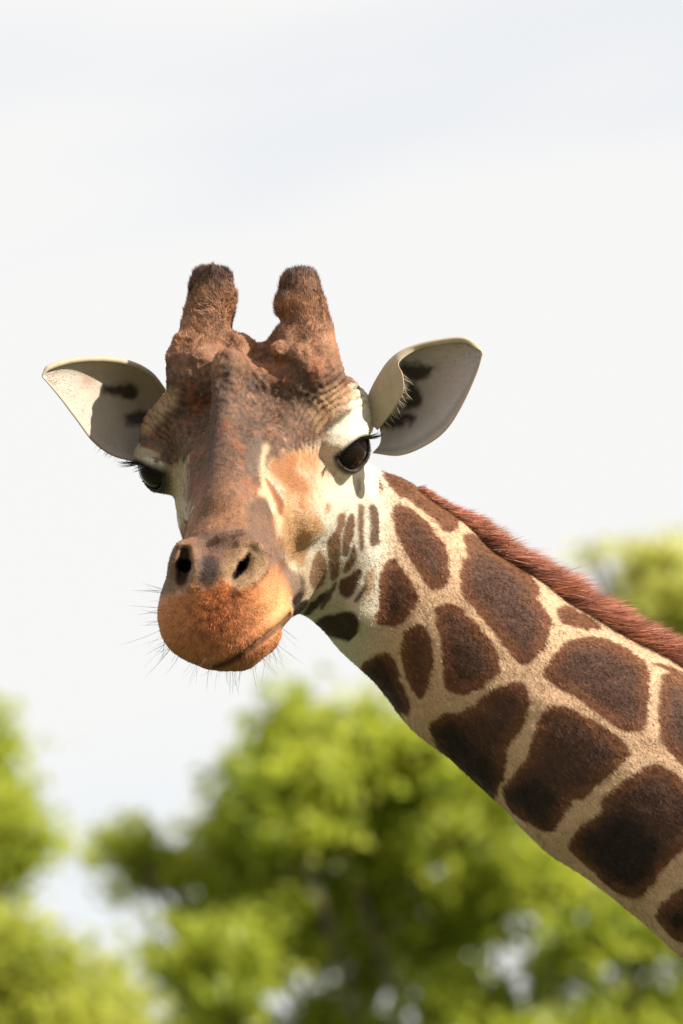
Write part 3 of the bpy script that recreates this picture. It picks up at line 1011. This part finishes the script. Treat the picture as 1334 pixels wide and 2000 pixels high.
EAR_NEAR = [   # front rim, outside of the fold, back of the fold, hollow, outer cup, rear rim - each from base to tip
    [(738, 840, -26), (768, 802, 17), (788, 765, 44), (787, 732, 47), (780, 708, 37), (815, 684, 25), (862, 673, 41), (908, 670, 57), (940, 687, 66)],
    [(716, 806, -50), (728, 768, -22), (745, 735, -3), (762, 710, 4), (784, 692, 11), (815, 679, 20), (862, 668, 36), (908, 665, 52), (940, 682, 61)],
    [(728, 800, -89), (760, 762, -65), (790, 728, -41), (812, 706, -20), (845, 690, 7), (875, 681, 28), (905, 676, 43), (940, 684, 60)],
    [(742, 840, -101), (790, 795, -69), (830, 755, -35), (868, 718, 3), (903, 694, 33), (940, 686, 59)],
    [(742, 866, -84), (800, 838, -48), (850, 800, -10), (890, 750, 23), (922, 710, 47), (941, 688, 59)],
    [(728, 884, -59), (780, 889, -23), (832, 869, 8), (872, 838, 29), (904, 788, 46), (931, 728, 58), (942, 690, 62)],
]
EAR_FAR = [
    [(318, 769, -131), (292, 737, -99), (255, 717, -62), (205, 708, -17), (145, 710, 34), (100, 722, 74), (83, 736, 90)],
    [(318, 765, -137), (292, 733, -105), (255, 713, -68), (205, 704, -23), (145, 706, 28), (100, 718, 68), (83, 732, 84)],
    [(312, 800, -190), (280, 765, -158), (245, 745, -113), (200, 733, -57), (150, 728, 4), (110, 730, 50), (83, 733, 82)],
    [(302, 850, -197), (270, 820, -162), (235, 795, -113), (195, 770, -58), (150, 750, 1), (112, 740, 48), (83, 734, 82)],
    [(290, 885, -157), (245, 870, -111), (210, 840, -71), (175, 805, -26), (140, 770, 17), (108, 748, 55), (83, 735, 83)],
    [(270, 903, -104), (220, 889, -57), (182, 862, -20), (150, 820, 15), (120, 780, 45), (97, 752, 69), (83, 736, 84)],
]
m_ear, nodes, links, bsdf = new_mat("ear_skin")
n_attr = nodes.new('ShaderNodeAttribute')
n_attr.attribute_name = "coat"
links.new(n_attr.outputs['Color'], bsdf.inputs['Base Color'])
bsdf.inputs['Roughness'].default_value = 0.75
bsdf.inputs['Specular IOR Level'].default_value = 0.2
n_tr = nodes.new('ShaderNodeBsdfTranslucent')
n_mx = nodes.new('ShaderNodeMixShader')
n_mx.inputs['Fac'].default_value = 0.16
n_tint = nodes.new('ShaderNodeMixRGB')
n_tint.blend_type = 'MULTIPLY'
n_tint.inputs['Fac'].default_value = 1.0
n_tint.inputs['Color2'].default_value = (1.0, 0.72, 0.52, 1)
links.new(n_attr.outputs['Color'], n_tint.inputs['Color1'])
links.new(n_tint.outputs['Color'], n_tr.inputs['Color'])
links.new(bsdf.outputs[0], n_mx.inputs[1])
links.new(n_tr.outputs[0], n_mx.inputs[2])
links.new(n_mx.outputs[0], nodes['Material Output'].inputs['Surface'])


def ear(curves, inner_paint, facing):
    nu, nv = 90, 110
    G = catmull(np.stack([catmull([at(*q) for q in c], nu) for c in curves]), nv)     # (nv, nu, 3)
    du = np.gradient(G, axis=1)
    dv = np.gradient(G, axis=0)
    nrm = unit(np.cross(du, dv))
    if nrm[nv * 2 // 3, nu // 3] @ np.array(facing) < 0:
        nrm = -nrm
    t = np.linspace(0, 1, nv)[:, None]
    u = np.linspace(0, 1, nu)[None, :]
    th = 0.9 + 2.4 * np.minimum(1, np.minimum(t, 1 - t) * 8) * np.minimum(1, (1 - u) * 8)
    inner = G
    outer = G - nrm * 2 * th[..., None]
    xy_i = seen(inner.reshape(-1, 3))
    ci = inner_paint(xy_i, inner.reshape(-1, 3), np.broadcast_to(t, (nv, nu)).ravel(), np.broadcast_to(u, (nv, nu)).ravel())
    po = outer.reshape(-1, 3)
    co = A(228, 206, 170)[None] * (1 + 0.12 * fbm(po, 18, 140)[:, None] + 0.12 * fbm(po, (30, 30, 4), 141)[:, None])
    P = np.concatenate([inner.reshape(-1, 3), po])
    C = np.clip(np.concatenate([ci, co]), 0.005, 0.85)
    k = np.arange(nv * nu).reshape(nv, nu)
    q = np.stack([k[:-1, :-1], k[1:, :-1], k[1:, 1:], k[:-1, 1:]], -1).reshape(-1, 4)
    o = nv * nu
    faces = [q, q[:, ::-1] + o]
    edge = np.concatenate([k[0, :], k[1:, -1], k[-1, -2::-1], k[-2:0:-1, 0]])
    e2 = np.roll(edge, -1)
    faces.append(np.stack([edge, e2, e2 + o, edge + o], 1))
    ob = mesh_from("ear", to_world(P), np.concatenate(faces), m_ear, giraffe, C)
    return ob, G, nrm, C


def paint_near(xy, p, t, u):
    st = fbm(p, 16, 150)
    w = xy + np.stack([5 * noise3(p, 16, 151) + 2.5 * noise3(p, 6, 153), 5 * noise3(p, 16, 152) + 2.5 * noise3(p, 6, 154)], 1)
    c = A(232, 222, 212)[None] * (1 + 0.10 * st[:, None])
    inside = t > 0.30
    def put(m, rgb):
        nonlocal c
        c = c * (1 - m[:, None]) + A(*rgb) * m[:, None]
    fold = 1 - sstep(0.24, 0.34, t)
    put(fold * (1 - sstep(0.55, 0.75, u)), (206, 182, 146))
    put(np.exp(-((xy[:, 0] - 880) ** 2 + (xy[:, 1] - 730) ** 2) / 45 ** 2) * 0.5, (226, 196, 182))
    for poly in (zoomed(600, 640, 3.7056, [(660, 250), (760, 250), (860, 265), (935, 280), (900, 340), (850, 380), (790, 400), (720, 380), (670, 310)]),
                 zoomed(600, 640, 3.7056, [(700, 420), (780, 400), (830, 480), (835, 540), (800, 580), (720, 590), (650, 600), (660, 500)]),
                 zoomed(600, 640, 3.7056, [(540, 640), (640, 610), (760, 620), (800, 640), (760, 690), (680, 710), (560, 730), (460, 760), (470, 690)])):
        put((1 - sstep(-9, 9, poly_dist(w, round_poly(poly)))) * inside * 0.93, (64, 50, 44))
    edge = np.maximum(1 - sstep(0.0, 0.035, t), sstep(0.965, 1.0, t))
    put(edge * 0.7, (236, 206, 160))
    put((1 - sstep(0.0, 0.05, np.abs(t - 0.945))) * 0.35, (130, 112, 92))
    return c


def paint_far(xy, p, t, u):
    st = fbm(p, 16, 160)
    w = xy + np.stack([5 * noise3(p, 16, 161), 5 * noise3(p, 16, 162)], 1)
    c = A(236, 218, 194)[None] * (1 + 0.08 * st[:, None])
    def put(m, rgb):
        nonlocal c
        c = c * (1 - m[:, None]) + A(*rgb) * m[:, None]
    put(np.exp(-((xy[:, 0] - 172) ** 2 + (xy[:, 1] - 742) ** 2) / 14 ** 2) * 0.5, (206, 140, 104))
    for poly in (zoomed(60, 680, 4.1688, [(560, 310), (700, 290), (850, 280), (880, 360), (830, 430), (720, 410), (600, 370)]),
                 zoomed(60, 680, 4.1688, [(760, 540), (860, 520), (950, 500), (960, 620), (860, 640), (780, 620)])):
        put((1 - sstep(-8, 8, poly_dist(w, round_poly(poly)))) * 0.92, (70, 56, 50))
    put((1 - sstep(0.0, 0.03, t)) * 0.6, (120, 96, 72))
    put(sstep(0.97, 1.0, t) * 0.6, (150, 130, 108))
    return c


ear_near, GN, NN, CN = ear(EAR_NEAR, paint_near, (-0.2, 0, 1))
ear_far, GF, NF, CF = ear(EAR_FAR, paint_far, (0.2, 0, 1))
# long pale hair that lines the opening of the ears, short down on both faces and along the rims
for o_, G, nrm, C_, span, js, pull, cnt in ((ear_near, GN, NN, CN, (2, 14), (3, 34), (0.8, 0.5, -0.1), 260), (ear_far, GF, NF, CF, (70, 106), (3, 30), (-0.8, 0.45, 0.15), 150)):
    i = rng.integers(span[0], span[1], cnt)
    j = rng.integers(js[0], js[1], cnt)
    d = unit(np.tile(np.array(pull), (cnt, 1)) + 0.25 * rng.normal(size=(cnt, 3)))
    hair_mesh("ear_hair", G[i, j] + 0.5 * nrm[i, j], d, rng.uniform(10, 28, cnt), 1.3, A(204, 184, 146)[None] * rng.uniform(0.6, 1.15, (cnt, 1)), segs=3, droop=np.tile([0.0, 0.3, -0.1], (cnt, 1)), parent=o_)
    nv, nu = G.shape[:2]
    cnt = 1800
    i, j = rng.integers(8, nv - 8, cnt), rng.integers(0, nu - 6, cnt)
    out = rng.random(cnt) < 0.5
    rim = rng.random(cnt) < 0.0
    i = np.where(rim, np.where(rng.random(cnt) < 0.5, 0, nv - 1), i)
    sg = np.where(out, -1.0, 1.0)[:, None]
    axis = unit(np.gradient(G, axis=1))[i, j]
    edge = np.where(i < nv // 2, -1.0, 1.0)[:, None] * unit(np.gradient(G, axis=0))[i, j]
    d = unit(axis + 0.28 * sg * nrm[i, j] + np.where(rim, 0.8, 0.0)[:, None] * edge + 0.2 * rng.normal(size=(cnt, 3)))
    cc = C_.reshape(2, nv, nu, 3)[out.astype(int), i, j]
    hair_mesh("ear_down", G[i, j] + nrm[i, j] * np.where(out, -3.5, 0.3)[:, None], d, rng.uniform(4, 8, cnt), 1.0, cc * rng.uniform(0.85, 1.15, (cnt, 1)), normals=sg * nrm[i, j], segs=1, parent=o_)

# ---- short coat hair
NFUR = int(os.environ.get('NFUR', 260000))
hideN = N
wgt = np.ones(len(V))
wgt[XY[:, 0] > 1400] = 0.15
wgt[N[:, 2] < -0.35] = 0.25
for s in (1, -1):
    wgt[np.linalg.norm(V - eye_c[s], axis=1) < EYE_R + 7] = 0
for s in (1, -1):
    bv = np.linalg.norm(Q - np.array([s * 196, -20, 10.0]), axis=1)
    wgt[(bv < 160) & (Q[:, 2] > 5)] = 0.3
fore = (Q[:, 2] > 40) & (XY[:, 1] > 680) & (Q[:, 1] < 200)
wgt[fore] = np.minimum(wgt[fore], 0.45)
wgt[(line_dist(XY, MOUTH_XY) < 9) & (V[:, 2] > 200)] = 0
horn = (XY[:, 1] < 700) & (XY[:, 0] < 680)
wgt[horn] = 1.6
rP, rN, rC = scatter(V, F, N, col, NFUR, wgt)
rXY = seen(rP)
flow = np.tile(np.array([0.80, 0.60, 0.0]), (len(rP), 1))
face_w = 1 - sstep(700, 760, rXY[:, 0])
flow = flow * (1 - face_w[:, None]) + (-FWD + 0.3 * np.array([0, 1, 0]))[None] * face_w[:, None]
muz = np.exp(-(((rXY[:, 0] - 430) / 90) ** 2 + ((rXY[:, 1] - 1225) / 75) ** 2)) * sstep(200, 260, rP[:, 2])
flow = flow * (1 - muz[:, None]) + (np.stack([(rXY[:, 0] - 425) / 90, (rXY[:, 1] - 1190) / 90 + 0.9, np.zeros(len(rP))], 1) + 0.45 * rng.normal(size=rP.shape)) * muz[:, None]
hornw = (1 - sstep(600, 690, rXY[:, 1])) * (rXY[:, 0] < 690)
swirl = np.stack([noise3(rP, 40, 171), noise3(rP, 40, 172), noise3(rP, 40, 173)], 1)
flow = flow * (1 - hornw[:, None]) + np.array([0.0, -1.0, 0.1])[None] * hornw[:, None] + swirl * (0.15 + 0.7 * hornw[:, None])
lift = 0.22 + 0.35 * muz + 0.25 * hornw
fd = unit(tangent(flow, rN) + rN * lift[:, None] + 0.16 * rng.normal(size=rP.shape))
fl = rng.uniform(0.7, 1.25, len(rP)) * (9.0 - 3.5 * face_w + 5.5 * hornw + 0.5 * muz)
fl = fl * (1 + 0.35 * (1 - sstep(515, 560, rXY[:, 1])) * hornw)
tone = np.clip(1 + 0.26 * rng.normal(size=(len(rP), 1)) + (0.7 * hornw * fbm(rP, (16, 26, 16), 190))[:, None], 0.35, 2.2)
hair_mesh("coat_hair", rP - rN * 0.6, fd, fl, 1.5, rC * tone, normals=rN, segs=1)

# ---- mane
def neck_axis(t):
    P = catmull(np.array(NECK_P, float), 400)
    R = catmull(np.array(NECK_R, float)[:, None], 400)[:, 0]
    i = np.clip((t * 399).astype(int), 0, 398)
    return P[i], R[i], unit(P[i + 1] - P[i])


nm = 30000
tq = np.linspace(0.2, 0.98, 300)
PQ, RQ, TQ = neck_axis(tq)
vi = np.where((XY[:, 0] > 815) & (V[:, 2] < 0))[0]
ti = np.array([np.argmin(((V[i, :2] - PQ[:, :2]) ** 2).sum(1)) for i in vi[N[vi, 1] < -0.35]])
vi = vi[N[vi, 1] < -0.35]
upv = unit(np.stack([TQ[ti][:, 1], -TQ[ti][:, 0], np.zeros(len(ti))], 1))
off = (V[vi, 2] - PQ[ti][:, 2]) / RQ[ti]
ok = ((N[vi] * upv).sum(1) > 0.8) & (np.abs(off) < 0.13)
pick = rng.choice(np.where(ok)[0], nm)
jit = rng.normal(size=(nm, 3)) * 1.2
root = V[vi[pick]] + jit - 2 * upv[pick]
tm, T0, up2, latm = tq[ti[pick]], TQ[ti[pick]], upv[pick], off[pick]
grow = sstep(815, 985, root[:, 0])
dm = unit(0.60 * T0 + 0.74 * up2 + np.stack([np.zeros(nm), np.zeros(nm), 2.2 * latm], 1) + 0.17 * rng.normal(size=(nm, 3)))
clump = noise3(np.stack([tm * 2400, latm * 90, tm * 0], 1), 9.0, 180) + 0.6 * noise3(np.stack([tm * 700, latm * 0, tm * 0], 1), 9.0, 181)
dm = unit(dm + 0.16 * clump[:, None] * T0)
lm = (18 + 48 * grow) * rng.uniform(0.55, 1.2, nm) * (1 + 0.25 * clump)
cm = A(242, 166, 134)[None] * np.clip(1 + 0.36 * rng.normal(size=(nm, 1)) + 0.35 * clump[:, None], 0.3, 2.0)
hair_mesh("mane", root, dm, lm, 1.4, cm, segs=3, droop=0.18 * T0, tip=1.0)

# ---- whiskers
nw = 130
cand = np.where((XY[:, 1] > 1225) & (XY[:, 0] < 585) & (V[:, 2] > 200) & (N[:, 1] > 0.15))[0]
cand2 = np.where((XY[:, 1] > 1150) & (XY[:, 0] < 350) & (V[:, 2] > 240))[0]
k = np.concatenate([rng.choice(cand, nw - 26), rng.choice(cand2, 26)])
wd = unit(N[k] * 0.8 + np.array([0.0, 0.55, 0.25]) + 0.22 * rng.normal(size=(nw, 3)))
wd[nw - 26:] = unit(N[k[nw - 26:]] + np.array([-0.9, 0.1, 0.1]) + 0.2 * rng.normal(size=(26, 3)))
hair_mesh("whiskers", V[k], wd, rng.uniform(24, 70, nw), 0.8, np.tile(A(60, 48, 40), (nw, 1)), segs=4, droop=np.stack([0.2 * rng.normal(size=nw), 0.12 * rng.normal(size=nw), 0 * rng.normal(size=nw)], 1), tip=0.9)

# ---------------------------------------------------------------- ground
m_grass, nodes, links, bsdf = new_mat("grass_ground")
n_tc = nodes.new('ShaderNodeTexCoord')
n_no = nodes.new('ShaderNodeTexNoise')
n_no.inputs['Scale'].default_value = 900.0
n_no.inputs['Detail'].default_value = 6.0
n_rp = nodes.new('ShaderNodeValToRGB')
n_rp.color_ramp.elements[0].color = (0.035, 0.060, 0.014, 1)
n_rp.color_ramp.elements[1].color = (0.105, 0.110, 0.045, 1)
links.new(n_tc.outputs['Generated'], n_no.inputs['Vector'])
links.new(n_no.outputs['Fac'], n_rp.inputs['Fac'])
links.new(n_rp.outputs['Color'], bsdf.inputs['Base Color'])
bsdf.inputs['Roughness'].default_value = 0.9
gs = 40
gx, gy = np.meshgrid(np.linspace(-1500, 1500, gs), np.linspace(-1500, 1500, gs), indexing='ij')
gk = np.arange(gs * gs).reshape(gs, gs)
ground = mesh_from("ground", np.stack([gx.ravel(), gy.ravel(), np.zeros(gs * gs)], 1),
                   np.stack([gk[:-1, :-1], gk[1:, :-1], gk[1:, 1:], gk[:-1, 1:]], -1).reshape(-1, 4), m_grass)
tag(ground, "green grass ground stretching to the horizon", kind="structure")

# ---------------------------------------------------------------- trees behind
m_bark, nodes, links, bsdf = new_mat("tree_bark")
n_no = nodes.new('ShaderNodeTexNoise')
n_no.inputs['Scale'].default_value = 9.0
n_rp = nodes.new('ShaderNodeValToRGB')
n_rp.color_ramp.elements[0].color = (0.05, 0.038, 0.028, 1)
n_rp.color_ramp.elements[1].color = (0.14, 0.11, 0.085, 1)
links.new(n_no.outputs['Fac'], n_rp.inputs['Fac'])
links.new(n_rp.outputs['Color'], bsdf.inputs['Base Color'])
bsdf.inputs['Roughness'].default_value = 0.9


def leaf_mat(name, ca, cb):
    m, nodes, links, bsdf = new_mat(name)
    at_ = nodes.new('ShaderNodeAttribute')
    at_.attribute_name = "coat"
    tr = nodes.new('ShaderNodeBsdfTranslucent')
    mx = nodes.new('ShaderNodeMixShader')
    mx.inputs['Fac'].default_value = 0.58
    links.new(at_.outputs['Color'], bsdf.inputs['Base Color'])
    hs = nodes.new('ShaderNodeHueSaturation')
    hs.inputs['Value'].default_value = 1.5
    links.new(at_.outputs['Color'], hs.inputs['Color'])
    links.new(hs.outputs['Color'], tr.inputs['Color'])
    bsdf.inputs['Roughness'].default_value = 0.5
    links.new(bsdf.outputs[0], mx.inputs[1])
    links.new(tr.outputs[0], mx.inputs[2])
    links.new(mx.outputs[0], nodes['Material Output'].inputs['Surface'])
    return m


m_leaf = leaf_mat("leaves", None, None)
CAM_P = np.array(cam.location)


def ray_point(px, py, dist):
    v = np.array([(px - CX) * S / DIST, 1.0, (CY - py) * S / DIST])
    v = np.array([v[0], v[1], v[2]]) @ VIEW_R.T
    return CAM_P + v / v[1] * (dist)


def limb_mesh(paths):
    Vl, Fl = [], []
    nb = 8
    for pts, rads in paths:
        pts = np.asarray(pts, float)
        b = len(Vl) and sum(len(x) for x in Vl)
        tang = unit(np.gradient(pts, axis=0))
        ref = np.array([1.0, 0.2, 0.1])
        a1 = unit(np.cross(tang, ref))
        a2 = np.cross(tang, a1)
        th = np.linspace(0, 2 * np.pi, nb, endpoint=False)
        ring = pts[:, None] + np.asarray(rads)[:, None, None] * (np.cos(th)[None, :, None] * a1[:, None] + np.sin(th)[None, :, None] * a2[:, None])
        Vl.append(ring.reshape(-1, 3))
        for i in range(len(pts) - 1):
            for j in range(nb):
                Fl.append((b + i * nb + j, b + i * nb + (j + 1) % nb, b + (i + 1) * nb + (j + 1) % nb, b + (i + 1) * nb + j))
    return np.concatenate(Vl), np.array(Fl)


def tree(dist, lobes, base_px, label, count, leaf, tints, group="trees behind the giraffe", thin=0.0):
    """lobes: (px, py, radius px, density); the tree stands at dist metres"""
    k = S * (dist + 0.0) / DIST
    C = np.array([ray_point(x, y, dist) for x, y, r, w in lobes])
    C[:, 1] += rng.uniform(-1, 1, len(C)) * np.array([r for _, _, r, _ in lobes]) * k * 1.2
    R = np.array([r for _, _, r, _ in lobes]) * k
    W = np.array([w * r * r for _, _, r, w in lobes], float)
    root = bpy.data.objects.new("tree", None)
    scene.collection.objects.link(root)
    bx = ray_point(base_px, 1700, dist)
    root.location = (bx[0], bx[1], 0)
    bpy.context.view_layer.update()
    tag(root, label, "tree", group)
    low = C[np.argmin(C[:, 2])]
    fork = np.array([bx[0], bx[1], max(1.5, C[:, 2].min() * 0.55)])
    tp = [np.array([bx[0], bx[1], -0.05]), np.array([bx[0] + 0.05, bx[1], fork[2] * 0.5]), fork]
    v, f = limb_mesh([(catmull(np.array(tp), 8), np.linspace(0.26, 0.18, 8))])
    mesh_from("trunk", v, f, m_bark, root)
    for c, r in zip(C, R):
        mid = fork * 0.5 + c * 0.5 + np.array([0, 0, -0.2]) + rng.normal(size=3) * 0.15
        paths = [(catmull(np.array([fork + rng.normal(size=3) * 0.03, mid, c]), 8), np.linspace(0.05, 0.015, 8))]
        for _ in range(4):
            e = c + unit(rng.normal(size=3)) * r * 0.9
            paths.append((catmull(np.array([c * 0.8 + mid * 0.2, c * 0.6 + e * 0.4 + rng.normal(size=3) * 0.05, e]), 6), np.linspace(0.025, 0.006, 6)))
        v, f = limb_mesh(paths)
        mesh_from("limb", v, f, m_bark, root)
    # leaves gathered in sprays
    n_cl = max(20, count // 34)
    li = rng.choice(len(C), n_cl, p=W / W.sum())
    dirs = unit(rng.normal(size=(n_cl, 3)))
    cc = C[li] + dirs * (R[li] * rng.uniform(0.15, 1.0, n_cl) ** 0.6)[:, None] * np.array([1, 1, 0.85])
    n = n_cl * 34
    ci = np.repeat(np.arange(n_cl), 34)
    sp = (0.16 + 0.10 * rng.random(n_cl))[ci]
    lp = cc[ci] + rng.normal(size=(n, 3)) * sp[:, None] * np.array([1, 1, 0.55]) * 0.62
    nrm = unit(rng.normal(size=(n, 3)) * 0.8 + np.array([0.5, -0.3, 0.8]))
    ax = unit(np.cross(nrm, rng.normal(size=(n, 3))))
    bxv = np.cross(nrm, ax)
    sz = leaf * rng.uniform(0.7, 1.3, n)[:, None]
    Pq = np.stack([lp - ax * sz, lp + bxv * sz * 0.5, lp + ax * sz, lp - bxv * sz * 0.5], 1)
    ta, tb = np.array(tints[0]), np.array(tints[1])
    mixv = np.clip(rng.random(n_cl)[ci] * 0.7 + rng.random(n) * 0.3, 0, 1)[:, None]
    cl = ta * (1 - mixv) + tb * mixv
    Fq = np.arange(n * 4).reshape(-1, 4)
    mesh_from("crown", Pq.reshape(-1, 3), Fq, m_leaf, root, np.repeat(cl, 4, axis=0), smooth=False)
    return root


GREEN = ((0.255, 0.315, 0.035), (0.455, 0.470, 0.055))
tree(46, [(560, 1570, 140, 1.2), (440, 1640, 115, 1.2), (300, 1690, 75, 1.0), (690, 1450, 130, 1.2), (580, 1410, 80, 0.6), (840, 1500, 150, 1.1), (980, 1660, 170, 1.0), (700, 1670, 160, 1.1),
          (480, 1770, 130, 1.1), (880, 1820, 130, 0.75), (1100, 1800, 160, 0.8), (1260, 1850, 140, 0.8), (420, 1900, 130, 1.3), (700, 1860, 120, 0.8), (600, 1810, 90, 0.7), (900, 1990, 110, 1.2), (650, 2020, 110, 1.3),
          (1150, 1990, 120, 0.8), (1330, 1990, 120, 0.8), (250, 1650, 45, 0.9), (1400, 1750, 140, 0.8), (420, 2060, 140, 1.2), (1000, 2130, 180, 1.0)],
     1060, "broad bright green tree below the giraffe's chin and neck", 31000, 0.076, GREEN)
tree(62, [(1290, 1150, 90, 1.0), (1370, 1200, 120, 1.1), (1220, 1200, 60, 0.8), (1150, 1150, 40, 0.35), (1250, 1270, 80, 0.9), (1240, 1090, 45, 0.25), (1320, 1090, 70, 0.35), (1180, 1100, 50, 0.15), (1450, 1150, 130, 1.0), (1330, 1330, 130, 1.0), (1480, 1380, 170, 1.0), (1400, 1550, 160, 1)],
     1430, "pale yellow-green tree showing above the giraffe's mane", 14000, 0.075, ((0.44, 0.45, 0.10), (0.56, 0.55, 0.14)))
tree(40, [(-30, 1470, 65, 1.0), (-40, 1560, 75, 1.0), (40, 1650, 60, 1.0), (-60, 1680, 110, 1.0), (-20, 1420, 50, 0.6), (-140, 1560, 140, 1.0), (-160, 1780, 150, 1.0)],
     -150, "green tree cut off by the photo's edge, below the giraffe's paler ear", 14000, 0.05, GREEN)
tree(36, [(40, 1870, 70, 0.8), (115, 1915, 70, 1.0), (185, 1970, 58, 1.0), (30, 1980, 110, 1.0), (-80, 1870, 120, 1.0), (160, 2060, 120, 1.0), (-100, 2060, 150, 1.0)],
     -40, "low yellow-green tree in the bottom corner, beneath the gap of sky", 14000, 0.05, ((0.29, 0.33, 0.045), (0.46, 0.46, 0.070)))
print("verts", len(V))
